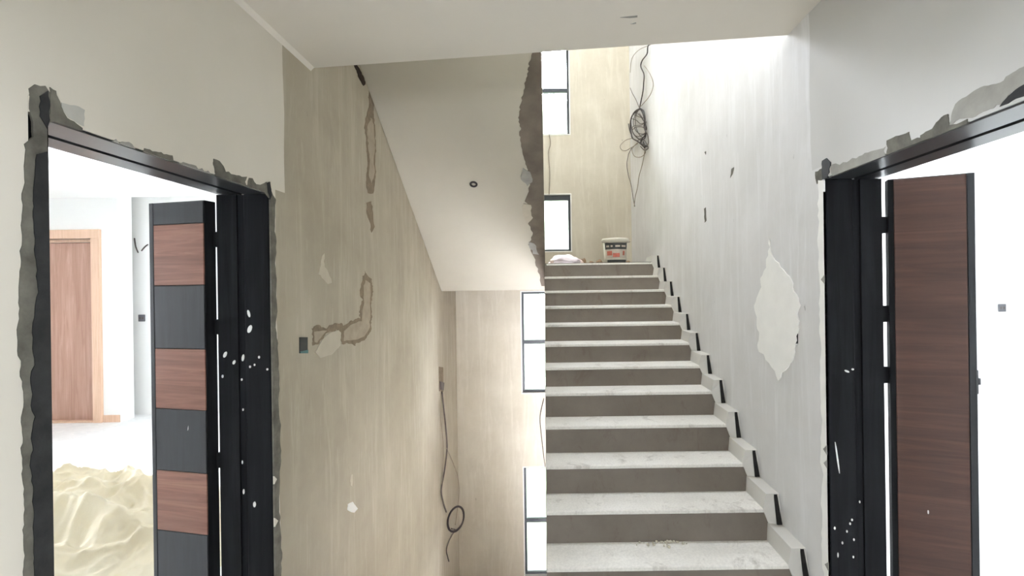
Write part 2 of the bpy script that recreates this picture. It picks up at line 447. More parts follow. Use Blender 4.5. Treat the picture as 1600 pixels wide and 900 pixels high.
# hall ceiling: its free edge runs slightly askew above the first steps
cl, cr_ = Vector((WL, 2.668, HC)), Vector((WR, 2.385, HC))
bm = bmesh.new()
prism(bm, [Vector((WL, -4.0, HC)), Vector((WR, -4.0, HC)), cr_, cl], Vector((0, 0, 0.24)))
ceiling = struct(obj('ceiling', bm, 'ceiling'), 'off-white flat hall ceiling ending above the first steps')
bm = bmesh.new(); prism(bm, [Vector((WL, -4.0, HC - 0.02)), Vector((WL, 2.66, HC - 0.02)), Vector((WL + 0.02, 2.66, HC)), Vector((WL + 0.02, -4.0, HC))], Vector((0, 0, 0.002)))
obj('cove_strip', bm, 'ceiling', ceiling)
bm = bmesh.new()
for (x, y, w, h) in ((984, 26, 15, 2), (990, 36, 5, 1.5)):
    prism(bm, [on_z(x - w, y + 1, HC), on_z(x, y - h * 0.4, HC), on_z(x + w * 0.8, y - h, HC), on_z(x + w * 0.8, y + h * 0.3, HC), on_z(x, y + h * 0.8, HC)], Vector((0, 0, -0.002)))
obj('scuff_mark', bm, 'smear_mid', ceiling)
struct(obj('ceiling_upper_floor', boxes((WL, WR, -4.0, 2.36, EYE + 2.15, EYE + 2.40), (WL, WR, 2.26, 2.36, HC + 0.24, EYE + 2.15)), 'ceiling'), 'upper storey floor slab above the hall ceiling')
SKX0, SKX1, SKY0, SKY1 = -0.8, 0.95, 5.4, 6.4       # unseen skylight added for top light over the far end of the stairwell
struct(obj('ceiling_roof', boxes((WL - WT, WR + WT, -4.2, SKY0, TOPZ, TOPZ + 0.2), (WL - WT, WR + WT, SKY1, YF + 0.22, TOPZ, TOPZ + 0.2), (WL - WT, SKX0, SKY0, SKY1, TOPZ, TOPZ + 0.2), (SKX1, WR + WT, SKY0, SKY1, TOPZ, TOPZ + 0.2)), 'ceiling'), 'roof slab over the stairwell')
w = thing('window_13', ((SKX0 + SKX1) / 2, (SKY0 + SKY1) / 2, TOPZ), 'unseen roof light added to light the stairs from above', None, 'structure')
obj('window_frame', boxes((SKX0, SKX0 + .05, SKY0, SKY1, TOPZ + .1, TOPZ + .22), (SKX1 - .05, SKX1, SKY0, SKY1, TOPZ + .1, TOPZ + .22), (SKX0 + .05, SKX1 - .05, SKY0, SKY0 + .05, TOPZ + .1, TOPZ + .22), (SKX0 + .05, SKX1 - .05, SKY1 - .05, SKY1, TOPZ + .1, TOPZ + .22)), 'alu', w)
obj('pane', boxes((SKX0 + .05, SKX1 - .05, SKY0 + .05, SKY1 - .05, TOPZ + .15, TOPZ + .156)), 'glass', w)
portal(((SKX0 + SKX1) / 2, (SKY0 + SKY1) / 2, TOPZ + 0.25), SKX1 - SKX0, SKY1 - SKY0, (0, 0, 0))
# hall end wall behind the viewer with a window added to light the near walls, upper hall window above it
HW = (-0.36, 0.36, 1.15, 2.0); UW = (-0.6, 0.6, EYE + 3.0, EYE + 4.3)
bm = bmesh.new(); wall_cells(bm, 'y', -4.2, -4.0, (WL - WT, WR + WT), (-0.25, TOPZ), [HW, UW])
struct(obj('wall_hall_end', bm, 'white_room'), 'end wall of the hall behind the viewer')
for n, hw in ((5, HW), (6, UW)):
    w = thing('window_%d' % n, (0, -4.1, hw[2]), 'hall end window added behind the viewer' if n == 5 else 'upper hall end window behind the viewer', None, 'structure')
    obj('window_frame', boxes((hw[0], hw[0] + .04, -4.13, -4.07, hw[2], hw[3]), (hw[1] - .04, hw[1], -4.13, -4.07, hw[2], hw[3]), (hw[0] + .04, hw[1] - .04, -4.13, -4.07, hw[2], hw[2] + .04), (hw[0] + .04, hw[1] - .04, -4.13, -4.07, hw[3] - .04, hw[3])), 'alu', w)
    obj('pane', boxes((hw[0] + .04, hw[1] - .04, -4.103, -4.097, hw[2] + .04, hw[3] - .04)), 'glass', w)
    portal(((hw[0] + hw[1]) / 2, -4.16, (hw[2] + hw[3]) / 2), hw[1] - hw[0], hw[3] - hw[2], (math.radians(90), 0, 0))

# side rooms
def side_room(sgn, xin, xout, y0, y1, side, zc, wins):
    xa, xb = sorted((xin, xout))
    struct(obj('floor_%s_room' % side, boxes((xa, xb, y0, y1, -0.25, 0.0)), 'film'), 'white film covered floor of the bright room on the %s' % side)
    struct(obj('ceiling_%s_room' % side, boxes((xa, xb, y0, y1, zc, zc + 0.2)), 'white_room'), 'white ceiling of the bright room on the %s' % side)
    struct(obj('wall_%s_room_near' % side, boxes((xa, xb, y0 - 0.2, y0, -0.25, zc + 0.2)), 'white_room'), 'near wall of the bright room on the %s' % side)
    struct(obj('wall_%s_room_far' % side, boxes((xa, xb, y1, y1 + 0.2, -0.25, zc + 0.2)), 'white_room'), 'white far wall of the bright room on the %s' % side)
    bm = bmesh.new(); wall_cells(bm, 'x', xout, xout + sgn * 0.2, (y0 - 0.2, y1 + 0.2), (-0.25, zc + 0.2), wins)
    struct(obj('wall_%s_room_outer' % side, bm, 'white_room'), 'outer window wall of the bright room on the %s' % side)
    # inner skin of the shared wall, painted white on the room side
    dd = (DL0 - FR, DL1 + FR) if sgn < 0 else (DR0 - FR, DR1 + FR)
    bm = bmesh.new(); wall_cells(bm, 'x', xin, xin + sgn * 0.004, (y0, y1), (0, zc), [(dd[0], dd[1], 0, DH + FR)])
    struct(obj('wall_%s_room_inner' % side, bm, 'white_room'), 'white inner wall of the bright room on the %s' % side)
    for k, (a, b, c, d) in enumerate(wins):
        w = thing('window_%d' % ((7 if sgn < 0 else 10) + k), (xout + sgn * 0.1, (a + b) / 2, c), 'wide window of the %s room beside the hall' % side, None, 'structure')
        xx = (xout + sgn * 0.07, xout + sgn * 0.13)
        obj('window_frame', boxes((*xx, a, a + .04, c, d), (*xx, b - .04, b, c, d), (*xx, a + .04, b - .04, c, c + .04), (*xx, a + .04, b - .04, d - .04, d)), 'alu', w)
        obj('pane', boxes((xout + sgn * 0.097, xout + sgn * 0.103, a + .04, b - .04, c + .04, d - .04)), 'glass', w)
        portal((xout + sgn * 0.17, (a + b) / 2, (c + d) / 2), d - c, b - a, (0, math.radians(-90 if sgn < 0 else 90), 0))
XIL, XIR = WL - WT, WR + WT
side_room(-1, XIL, -7.2, -0.6, 6.35, 'left', 2.90, [(2.6, 4.0, 0.7, 2.4)])
side_room(1, XIR, 7.2, -0.6, 5.6, 'right', 2.90, [(2.6, 4.2, 0.8, 2.4)])
struct(obj('ground', boxes((-40, 40, YF + 0.23, 60, -3.4, -3.2)), 'ground'), 'pale ground outside')
M['sky_blocker'] = plain('sky_blocker_render', (84, 92, 78), 0.9, 0.1, 0.06, 0.6)
struct(obj('wall_sky_blocker', boxes((-20, 4.2, 13.0, 13.3, -3.2, 6.6)), 'sky_blocker'), 'wall added outside to cut daylight into the stair windows')  # added wall, its height and end set to limit daylight through the windows

# ------------------------------------------------------------------ stair flights
RES = [-1.8, -1.4, -1.25, -.75, -.25, 1.15, 2.0, 4.3, 2.2, -1.0, -1.1, -2.2, -2.2]     # small unevenness of the built steps
def step(i):
    d = D0 - i * T
    return d, (LAND - i * R + RES[min(i, 12)] * d / F * 0.9)
NS = 13
steps = [step(i) for i in range(NS)]
steps.append((D0 - 13 * T, 0.0))
flight = thing('stair_flight', (0.56, 2.02, 0), 'pale stone flight of steps rising straight to the landing', 'staircase')
# concrete body: sawtooth on top, sloping soffit below
pts = [Vector((0, D0 + 0.03, LANDB)), Vector((0, D0 + 0.03, steps[0][1] - 0.022))]
for i in range(NS):
    d, z = steps[i]; zn = steps[i + 1][1]
    pts.append(Vector((0, d + 0.018, z - 0.022)))
    pts.append(Vector((0, d + 0.018, zn - 0.022)))
pts[-1].z = -0.25
pts += [Vector((0, 2.35, -0.25))]
bm = bmesh.new(); prism(bm, [p + Vector((XL + 0.006, 0, 0)) for p in pts], Vector((XR - XL + 0.05, 0, 0)))
bmesh.ops.triangulate(bm, faces=[f for f in bm.faces if len(f.verts) > 4])
obj('concrete_body', bm, 'concrete', flight)
for i in range(NS):
    d, z = steps[i]; zn = steps[i + 1][1]
    back = steps[i - 1][0] + 0.016 if i else D0 + 0.03
    if i:
        obj('tread', bbox(0.004, XL, XR + 0.02, d, back, z - 0.022, z), 'stone', flight)
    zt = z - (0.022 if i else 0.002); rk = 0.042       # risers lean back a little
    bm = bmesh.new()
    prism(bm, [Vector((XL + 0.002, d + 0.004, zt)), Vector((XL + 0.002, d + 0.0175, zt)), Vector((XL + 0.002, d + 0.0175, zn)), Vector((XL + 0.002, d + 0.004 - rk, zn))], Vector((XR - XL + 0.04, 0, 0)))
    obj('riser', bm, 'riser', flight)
obj('landing_edge_slab', bbox(0.004, 0.0, XR + 0.02, D0, YF - 0.01, LAND - 0.022 + RES[0] * D0 / F * .9, LAND + 0.003 + RES[0] * D0 / F * .9), 'stone', flight)

# skirting tiles stepping up the right wall, each with a dark strip for the shaded gap at its end
base = thing('baseboard_right', (WR - 0.03, 2.1, 0), 'stepped tile skirting climbing the wall beside the steps', None, 'structure')
for i in range(0, NS):
    d, z = steps[i]; zn = steps[i + 1][1]
    back = steps[i - 1][0] if i else D0 + 0.35
    top = z + 0.078
    x0, x1 = XR, WR
    bm = bmesh.new()
    # leaning front end: the tile closes against the riser, wider at its foot
    prism(bm, [Vector((x0, d, z - 0.002)), Vector((x0 + 0.018, d, top)), Vector((x1, d, top)), Vector((x1, d, zn)), Vector((x0 + 0.045, d, zn))], Vector((0, back - d - 0.001, 0)))
    for v in bm.verts:
        if v.co.y < d + 0.001 and v.co.z < zn + 0.001: v.co.y -= 0.044
    t = obj('skirting_tile', bm, 'skirting', base)
    # dark strip at each exposed tile end: gap shade put in as colour
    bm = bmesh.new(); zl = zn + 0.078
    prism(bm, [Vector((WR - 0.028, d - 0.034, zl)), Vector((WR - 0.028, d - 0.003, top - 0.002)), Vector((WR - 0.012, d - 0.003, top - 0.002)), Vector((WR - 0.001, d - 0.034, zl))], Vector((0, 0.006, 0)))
    obj('gap_shade_strip', bm, 'gap_shade', t)

# upper flight, seen from underneath: it climbs from the landing back over the left side
uf = thing('stair_flight', (-0.66, 5.1, LAND), 'smooth skimmed underside of the upper flight sloping down to the landing', 'staircase')
UR, UT, UN = 0.1535, 0.238, 14

US = 5.78
pts = [Vector((WL, KD, LANDB)), Vector((WL, US, LAND + 0.004))]
for i in range(UN):
    pts.append(Vector((WL, US - i * UT, LAND + (i + 1) * UR)))
    pts.append(Vector((WL, US - (i + 1) * UT, LAND + (i + 1) * UR)))
yend = US - UN * UT
pts.append(Vector((WL, yend, LANDB + (KD - yend) * SLOPE)))
bm = bmesh.new(); prism(bm, [p + Vector((0.003, 0, 0)) for p in pts], Vector((XU - WL - 0.003, 0, 0)))
bmesh.ops.triangulate(bm, faces=[f for f in bm.faces if len(f.verts) > 4])
soffit = obj('soffit_slab', bm, 'soffit', uf)
# unplastered strip along its free edge, chipped on the inner side
raw = [(862, 40), (852, 80), (845, 110), (836, 150), (828, 190), (820, 230), (812, 265), (820, 300), (818, 330), (828, 380), (836, 420), (846, 450), (852, 490), (838, 545), (848, 570), (842, 600), (860, 650), (850, 690), (870, 740), (882, 790), (893, 838)]
raw = [(430 + x / 2.142, 60 + y / 2.142) for x, y in raw]
edge = []
for (x, y) in [(848.3, 452), (849.2, 400), (849.6, 300), (849.6, 200), (849.6, 140), (849.6, 70)]:
    p = on_soffit(x, y); edge.append(p)
def soffit_patch(name, pts, mat, thick, parent):
    bm = bmesh.new(); prism(bm, [p - SOF_N * 0.004 for p in pts], SOF_N * (0.004 + thick))
    bmesh.ops.triangulate(bm, faces=[f for f in bm.faces if len(f.verts) > 4]); return obj(name, bm, mat, parent)
rng = random.Random(3)
rr = []
for i in range(len(raw) - 1):
    for j in range(5):
        t = j / 5; a, b = raw[i], raw[i + 1]
        rr.append((a[0] + (b[0] - a[0]) * t + rng.uniform(-1.6, 1.6), a[1] + (b[1] - a[1]) * t))
pp = [on_soffit(x, y) for x, y in rr]
ed = [Vector((XU - 0.001, p.y, p.z)) for p in (pp[-1], pp[0])]
soffit_patch('raw_concrete_edge', pp + [Vector((XU - 0.001, pp[-1].y, pp[-1].z)), Vector((XU - 0.001, pp[0].y, pp[0].z))], 'concrete', 0.003, soffit)
# chips with paler and darker tone along the strip
for k, px in enumerate([[(817, 262), (828, 268), (832, 284), (824, 290), (815, 280)], [(818, 318), (829, 320), (833, 340), (824, 352), (817, 336)], [(826, 378), (838, 384), (842, 398), (832, 396)]]):
    soffit_patch('plaster_chip', [on_soffit(x, y) for x, y in ragged(px, 1.2, 4, rng)], 'smear_mid' if k != 1 else 'pale', 0.006, soffit)
# ring of an open conduit end
c0 = on_soffit(740, 287.5)
bm = bmesh.new()
ax = Vector((1, 0, 0)); ay = SOF_N.cross(ax)
ring = [c0 + (ax * math.cos(a) + ay * math.sin(a)) * 0.028 - SOF_N * -0.004 for a in [i * math.pi / 12 for i in range(25)]]
tube(bm, ring, 0.009, 8)
cn = thing('conduit_end', c0, 'small dark round conduit ring set in the sloping soffit', 'conduit')
obj('ring', bm, 'wire_black', cn, True)
bm = bmesh.new(); prism(bm, [c0 + (ax * math.cos(a) + ay * math.sin(a)) * 0.014 + SOF_N * 0.001 for a in [i * math.pi / 6 for i in range(12)]], SOF_N * 0.004)
obj('plug', bm, 'pale', cn)

# lower flight going down on the left
pts = [Vector((WL, 2.03, -0.25)), Vector((WL, 2.03, 0.0 - 0.19))]
for i in range(13):
    pts.append(Vector((WL, 2.03 + (i + 1) * 0.235, -0.19 * (i + 1))))
    pts.append(Vector((WL, 2.03 + (i + 1) * 0.235, -0.19 * (i + 2) if i < 12 else LOWZ)))
pts.append(Vector((WL, 4.4, LOWZ)))
lf = thing('stair_flight', (-0.66, 2.1, -0.2), 'lower stone flight going down beside the wall with the cable', 'staircase')
bm = bmesh.new(); prism(bm, [p + Vector((0.001, 0, 0)) for p in pts], Vector((XL - 0.01 - WL, 0, 0)))
bmesh.ops.triangulate(bm, faces=[f for f in bm.faces if len(f.verts) > 4])
obj('concrete_body', bm, 'concrete', lf)

# ------------------------------------------------------------------ doors
def door_frame(d, sgn, xw, y0, y1):
    """lining of the full wall depth with a rebate; sgn -1 left wall, +1 right wall"""
    xi = xw + sgn * (WT + 0.004)
    a, b, c = xw + sgn * 0.007, xw + sgn * 0.125, xw + sgn * 0.16
    G = 0.014
    for (ya, yb, gy) in ((y1, y1 + FR, 1), (y0 - FR, y0, -1)):
        f = ya if gy > 0 else yb
        bm = bmesh.new()
        box(bm, a, b, ya, yb, 0, DH); bevel(bm, 0.003)
        box(bm, b, c, ya + (G if gy > 0 else 0), yb - (0 if gy > 0 else G), 0, DH)
        box(bm, c, xi, ya + (0.004 if gy > 0 else 0), yb - (0 if gy > 0 else 0.004), 0, DH)
        obj('jamb', bm, 'black', d)
    bm = bmesh.new()
    box(bm, a, b, y0 - FR, y1 + FR, DH, DH + FR); bevel(bm, 0.003)
    box(bm, b, c, y0 - FR, y1 + FR, DH + G, DH + FR)
    box(bm, c, xi, y0 - FR, y1 + FR, DH + 0.004, DH + FR)
    obj('head', bm, 'gloss_black', d)
    # plaster brought over the edge of the frame, leaving only a thin black line
    wall, wm = (wall_left, 'wall_left') if sgn < 0 else (wall_right, 'wall_right')
    obj('plaster_lip', boxes((xw + sgn * 0.006, xw - sgn * 0.0015, y0 - FR, y1 + FR, DH + 0.005, DH + FR), (xw + sgn * 0.006, xw - sgn * 0.0015, y1 + 0.006, y1 + FR, 0, DH + 0.005)), wm, wall)
def leaf_frame(P, Q):
    """local frame of an open leaf: origin at hinge corner of the visible face, u along the leaf, n through its thickness (away from viewer)"""
    u = (Q - P); w = u.length; u = u / w
    n = Vector((-u.y, u.x, 0))
    if n.y < 0: n = -n
    return u, n, w
def leaf_box(bm, P, u, n, u0, u1, n0, n1, z0, z1):
    b = boxes((u0, u1, n0, n1, z0, z1))
    mat = Matrix(((u.x, n.x, 0, P.x), (u.y, n.y, 0, P.y), (0, 0, 1, 0), (0, 0, 0, 1)))
    bevel(b, 0.002)
    me = bpy.data.meshes.new('tmp'); b.to_mesh(me); b.free(); me.transform(mat); bm.from_mesh(me); bpy.data.meshes.remove(me)

door1 = thing('door_1', (WL, (DL0 + DL1) / 2, 0), 'charcoal door frame with an open leaf of alternating walnut and charcoal panels', None, 'structure')
door_frame(door1, -1, WL, DL0, DL1)
P, Q = Vector((-1.592, 2.218, 0)), Vector((-1.906, 2.287, 0))
u, n, w = leaf_frame(P, Q)
ZT = EYE + 0.4245
bm = bmesh.new(); leaf_box(bm, P, u, n, 0, w, 0.004, 0.062, 0.01, ZT)
leaf = obj('leaf', bm, 'black', door1)
def zat(x, y, s):   # height of a pixel on the leaf face at fraction s along it
    p = P + u * (w * s); return (EYEP + ray(x, y) * (p.y / ray(x, y).y)).z
cuts = [zat(275, y, 0.5) for y in (316, 350, 446, 545, 640, 737, 832)]
period = (cuts[1] - cuts[5]) / 2
cuts += [cuts[5] - period, cuts[6] - period, 0.012]
cuts = sorted(set(round(c, 4) for c in cuts), reverse=True)
mats = ['leafdark', 'wood_panel'] * 6
for i in range(len(cuts) - 1):
    if cuts[i] - cuts[i + 1] < 0.02: continue
    bm = bmesh.new(); leaf_box(bm, P, u, n, 0.004, w - 0.026, 0.0, 0.006, cuts[i + 1] + 0.0015, cuts[i] - 0.0015)
    pnl = obj('door_panel', bm, mats[i], leaf)
    pnl['label'] = 'walnut veneer panel' if mats[i] == 'wood_panel' else 'charcoal panel'
bm = bmesh.new(); leaf_box(bm, P, u, n, w - 0.024, w, 0.0, 0.006, 0.01, ZT); obj('edge_stile', bm, 'leafdark', leaf)
for y in (374, 511, 720):
    z = on_y(338, y, 2.26).z
    bm = bmesh.new(); box(bm, XIL - 0.03, XIL + 0.012, 2.262, 2.285, z - 0.036, z + 0.036); bevel(bm, 0.003); obj('hinge', bm, 'black', door1)
def splash(parent, spots, surf_y=None, fn=None, nrm=Vector((0, -1, 0)), mat='splash'):
    bm = bmesh.new()
    for (x, y, rx, ry, tilt) in spots:
        pts = []
        for k in range(10):
            a = k * math.pi / 5; dx, dy = rx * math.cos(a), ry * math.sin(a)
            q = fn(x + dx * math.cos(tilt) - dy * math.sin(tilt), y + dx * math.sin(tilt) + dy * math.cos(tilt))
            pts.append(q - nrm * 0.0005)
        prism(bm, pts, nrm * 0.003)
    o = obj('paint_splashes', bm, mat, parent); o['kind'] = 'stuff'; return o
spots = [(389, 490, 2.0, 6, -.25), (390.5, 514, 3.2, 6.5, .35), (352, 554, 2.4, 5, .4), (366, 566, 2, 3.5, .4), (380, 559, 2, 5.5, .15), (405, 558, 1.6, 2.2, 0), (391, 573, 1.5, 2, 0), (398, 570, 1.3, 1.8, 0), (348, 588, 1.4, 2.5, 0), (418, 577, 1.5, 1.8, 0), (378, 593, 1.3, 2, 0), (380, 640, 1.2, 2, 0), (398, 788, 2.2, 4.5, 0), (379, 722, 1, 3, 0), (381, 768, 1.4, 4, 0)]
splash(door1, [s for s in spots], fn=lambda x, y: on_y(x, y, DL1))
splash(leaf, [(296, 664, 1, 9, .25), (306, 649, 1, 6, .1)], fn=lambda x, y: on_y(x, y, P.y + 0.025))

door2 = thing('door_2', (WR, (DR0 + DR1) / 2, 0), 'charcoal door frame with an open plain dark walnut leaf', None, 'structure')
door_frame(door2, 1, WR, DR0, DR1)
P2, Q2 = Vector((1.513, 2.073, 0)), Vector((1.778, 1.970, 0))
u2, n2, w2 = leaf_frame(P2, Q2)
ZT2 = EYE + 0.447
bm = bmesh.new(); leaf_box(bm, P2, u2, n2, -0.017, w2, 0.004, 0.05, 0.01, ZT2)
leaf2 = obj('leaf', bm, 'black', door2)
bm = bmesh.new(); leaf_box(bm, P2, u2, n2, 0.003, w2 - 0.028, 0.0, 0.006, 0.012, ZT2 - 0.004); obj('door_panel', bm, 'wood_leaf', leaf2)['label'] = 'dark walnut veneer face'
bm = bmesh.new(); leaf_box(bm, P2, u2, n2, w2 - 0.027, w2, 0.0, 0.006, 0.01, ZT2); obj('edge_stile', bm, 'leafdark', leaf2)
lz = on_y(1526, 598, 1.97).z
bm = bmesh.new(); leaf_box(bm, P2, u2, n2, w2, w2 + 0.008, 0.012, 0.036, lz - 0.05, lz + 0.05); lk = obj('lock_plate', bm, 'black', leaf2)
bm = bmesh.new(); leaf_box(bm, P2, u2, n2, w2 + 0.008, w2 + 0.018, 0.017, 0.03, lz - 0.012, lz + 0.016); obj('latch', bm, 'socket', lk)
for y in (352, 490, 585):
    z = on_y(1384, y, 2.12).z
    bm = bmesh.new(); box(bm, XIR - 0.012, XIR + 0.04, 2.10, 2.122, z - 0.036, z + 0.036); bevel(bm, 0.003); obj('hinge', bm, 'black', door2)
splash(leaf2, [(1477, 850, 2.6, 12, -.65), (1492, 837, 1.2, 8, 1.5), (1482, 829, 1.2, 5, 1.2), (1480, 560, 1, 6, 1.4), (1450, 800, .8, 3, 0), (1495, 760, .8, 2, 0)], fn=lambda x, y: on_y(x, y, 2.02))
splash(door2, [(1308, 715, 1.2, 26, -.14), (1323, 580, 4, 1.6, .4), (1332, 577, 2, 1.5, 0), (1304, 825, 1.4, 2.5, 0), (1323, 830, 1.3, 2, 0), (1328, 818, 1.3, 2, 0), (1331, 812, 1.5, 2, 0), (1334, 843, 1.2, 2, 0), (1316, 848, 1.3, 2.2, 0), (1309, 867, 1, 4, 0), (1343, 784, 1, 2, 0), (1333, 870, 1.2, 2, 0)], fn=lambda x, y: on_y(x, y, DR1))

# ------------------------------------------------------------------ filler, cement and paint left on the walls
def sh(px, ox, oy, s): return [(ox + x / s, oy + y / s) for x, y in px]
C8 = lambda px: sh(px, 550, 90, 3.217)
C5 = lambda px: sh(px, 440, 380, 3.75)
patch('open_crack', wall_left, on_L, C8([(6, 30), (22, 30), (66, 122), (58, 142), (34, 102)]), 'crack', 0.8, 3, 0.002)
patch('filled_chase', wall_left, on_L, C8([(86, 140), (106, 168), (116, 210), (108, 262), (118, 380), (122, 470), (118, 600), (106, 682), (80, 682), (72, 640), (75, 500), (70, 430), (65, 340), (75, 290), (85, 230)]), 'chase_edge', 0.8, 4, 0.002)
patch('filled_chase', wall_left, on_L, C8([(92, 300), (102, 310), (108, 400), (112, 480), (108, 590), (96, 630), (86, 600), (84, 500), (82, 430), (76, 350)]), 'chase', 0.8, 4, 0.004)
patch('filled_chase', wall_left, on_L, C8([(72, 730), (95, 722), (105, 790), (113, 850), (98, 880), (86, 820), (73, 785)]), 'chase_edge', 0.8, 4, 0.002)
Lsh = [(490, 160), (528, 210), (530, 400), (525, 500), (490, 560), (450, 585), (430, 605), (390, 590), (350, 590), (350, 520), (320, 500), (280, 515), (245, 545), (215, 590), (182, 600), (175, 500), (215, 480), (260, 500), (320, 470), (360, 485), (400, 455), (465, 440), (470, 350), (465, 250), (470, 190)]
patch('filled_chase', wall_left, on_L, C5(Lsh), 'chase_edge', 1.6, 2.2, 0.002)
Lin = [(490, 215), (516, 235), (518, 400), (512, 495), (480, 545), (440, 565), (400, 570), (362, 575), (362, 515), (400, 478), (470, 458), (482, 350), (480, 250)]
patch('filled_chase', wall_left, on_L, C5(Lin), 'chase', 0.8, 4, 0.004)
patch('filled_chase', wall_left, on_L, C5([(188, 520), (240, 512), (262, 512), (235, 540), (205, 582), (190, 580)]), 'chase', 0.8, 4, 0.004)
patch('pale_filler_patch', wall_left, on_L, C5([(195, 640), (225, 585), (255, 545), (290, 520), (330, 508), (348, 525), (342, 600), (290, 655), (225, 672)]), 'pale', 1.0, 5, 0.004)
patch('pale_filler_patch', wall_left, on_L, C5([(228, 110), (248, 60), (252, 120), (275, 190), (292, 230), (270, 240), (245, 215), (212, 180)]), 'pale', 1.2, 4, 0.002)
patch('pale_filler_patch', wall_left, on_L, [(543, 788), (551, 784), (559, 795), (553, 801), (543, 797)], 'filler', 0.8, 3, 0.003)
patch('pale_filler_patch', wall_left, on_L, [(548, 742), (551, 741), (550, 760), (547, 758)], 'pale', 0.4, 3, 0.002)
# around the left doorway
patch('cement_smear', wall_left, on_L, [(44, 138), (54, 131), (70, 134), (77, 145), (78, 192), (80, 450), (84, 960), (40, 960), (36, 860), (38, 780), (32, 700), (36, 620), (28, 540), (30, 440), (35, 320), (37, 225), (52, 214), (50, 190), (45, 170)], 'smear_dark', 1.4, 8, 0.002)
patch('paint_smear', wall_left, on_L, [(60, 150), (73, 142), (76, 190), (79, 450), (83, 960), (50, 960), (51, 800), (46, 720), (50, 660), (46, 590), (52, 560), (48, 520), (56, 440), (50, 330), (54, 250), (62, 215)], 'smear_black', 1.4, 8, 0.004)
patch('cement_smear', wall_left, on_L, [(77, 136), (86, 142), (93, 165), (104, 184), (128, 200), (130, 213), (100, 203), (78, 194)], 'smear_dark', 1.0, 5, 0.003)
patch('cement_smear', wall_left, on_L, [(95, 160), (122, 166), (132, 172), (130, 198), (106, 184), (95, 170)], 'smear_light', 1.0, 6, 0.002)
patch('cement_smear', wall_left, on_L, [(132, 205), (160, 214), (200, 222), (225, 238), (225, 246), (180, 230), (132, 214)], 'smear_mid', 1.6, 5, 0.003)
patch('cement_smear', wall_left, on_L, [(224, 232), (246, 238), (268, 243), (270, 258), (250, 252), (225, 246)], 'smear_dark', 1.2, 4, 0.003)
patch('cement_smear', wall_left, on_L, [(270, 250), (300, 258), (333, 272), (336, 284), (300, 270), (270, 260)], 'smear_mid', 1.6, 5, 0.003)
patch('cement_smear', wall_left, on_L, [(333, 248), (345, 256), (352, 268), (386, 276), (387, 300), (360, 291), (336, 282)], 'smear_dark', 1.5, 4, 0.003)
patch('cement_smear', wall_left, on_L, [(388, 278), (400, 288), (417, 284), (419, 310), (402, 304), (388, 299)], 'smear_dark', 1.2, 5, 0.002)
patch('paint_smear', wall_left, on_L, [(416, 286), (421, 284), (424, 312), (419, 311)], 'smear_black', 0.4, 4, 0.004)
patch('cement_smear', wall_left, on_L, [(423, 296), (430, 312), (430, 420), (431, 520), (435, 600), (437, 680), (436, 760), (440, 960), (434, 960), (430, 700), (427, 500), (423, 330)], 'smear_dark', 1.2, 8, 0.003)
# around the right doorway
C2 = lambda px: sh(px, 1440, 100, 4.5)
patch('cement_smear', wall_right, on_R, C2([(212, 362), (268, 262), (420, 165), (560, 130), (720, 20), (760, 0), (760, 140), (690, 175), (600, 240), (460, 330), (330, 382), (200, 432)]), 'smear_mid', 1.6, 6, 0.003)
patch('cement_smear', wall_right, on_R, C2([(0, 505), (60, 468), (130, 395), (190, 352), (204, 432), (330, 386), (330, 410), (100, 505), (0, 545)]), 'smear_dark', 1.4, 5, 0.004)
patch('paint_smear', wall_right, on_R, C2([(600, 250), (650, 200), (700, 160), (770, 120), (770, 215), (700, 235), (560, 300)]), 'smear_black', 1.0, 6, 0.005)
C7 = lambda px: sh(px, 1240, 80, 2.143)
patch('cement_smear', wall_right, on_R, C7([(314, 300), (388, 270), (396, 300), (430, 290), (440, 320), (312, 372)]), 'smear_dark', 1.2, 5, 0.003)
patch('cement_smear', wall_right, on_R, C7([(130, 380), (180, 372), (240, 340), (312, 318), (310, 350), (200, 395), (130, 420)]), 'smear_mid', 1.6, 5, 0.002)
patch('paint_smear', wall_right, on_R, C7([(98, 368), (112, 358), (126, 372), (122, 405), (112, 432), (98, 425)]), 'smear_black', 1.0, 4, 0.004)
patch('cement_smear', wall_right, on_R, C7([(74, 405), (98, 392), (100, 432), (78, 445)]), 'smear_dark', 1.2, 4, 0.002)
patch('filler_edge', wall_right, on_R, [(1279, 282), (1288, 282), (1290, 420), (1291, 600), (1293, 760), (1296, 960), (1287, 960), (1285, 760), (1283, 600), (1280, 420)], 'filler', 1.2, 9, 0.003)
patch('cement_smear', wall_right, on_R, [(1286, 300), (1290, 300), (1293, 560), (1296, 760), (1299, 960), (1294, 960), (1291, 760), (1290, 650), (1287, 480)], 'smear_mid', 1.4, 7, 0.005)
C6 = lambda px: sh(px, 1040, 100, 1.667)
patch('white_filler_patch', wall_right, on_R, C6([(272, 455), (282, 500), (300, 530), (330, 562), (348, 620), (352, 690), (340, 730), (322, 790), (295, 825), (276, 790), (262, 770), (245, 750), (240, 690), (232, 630), (245, 590), (262, 530)]), 'filler', 2.2, 6, 0.004)
for q in ([(1100, 326), (1103, 324), (1104, 345), (1101, 348)], [(1143, 264), (1147, 261), (1145, 272), (1141, 278)], [(1101, 238), (1103, 236), (1103, 242)]):
    patch('dark_scuff', wall_right, on_R, q, 'smear_dark', 0.4, 3, 0.001)

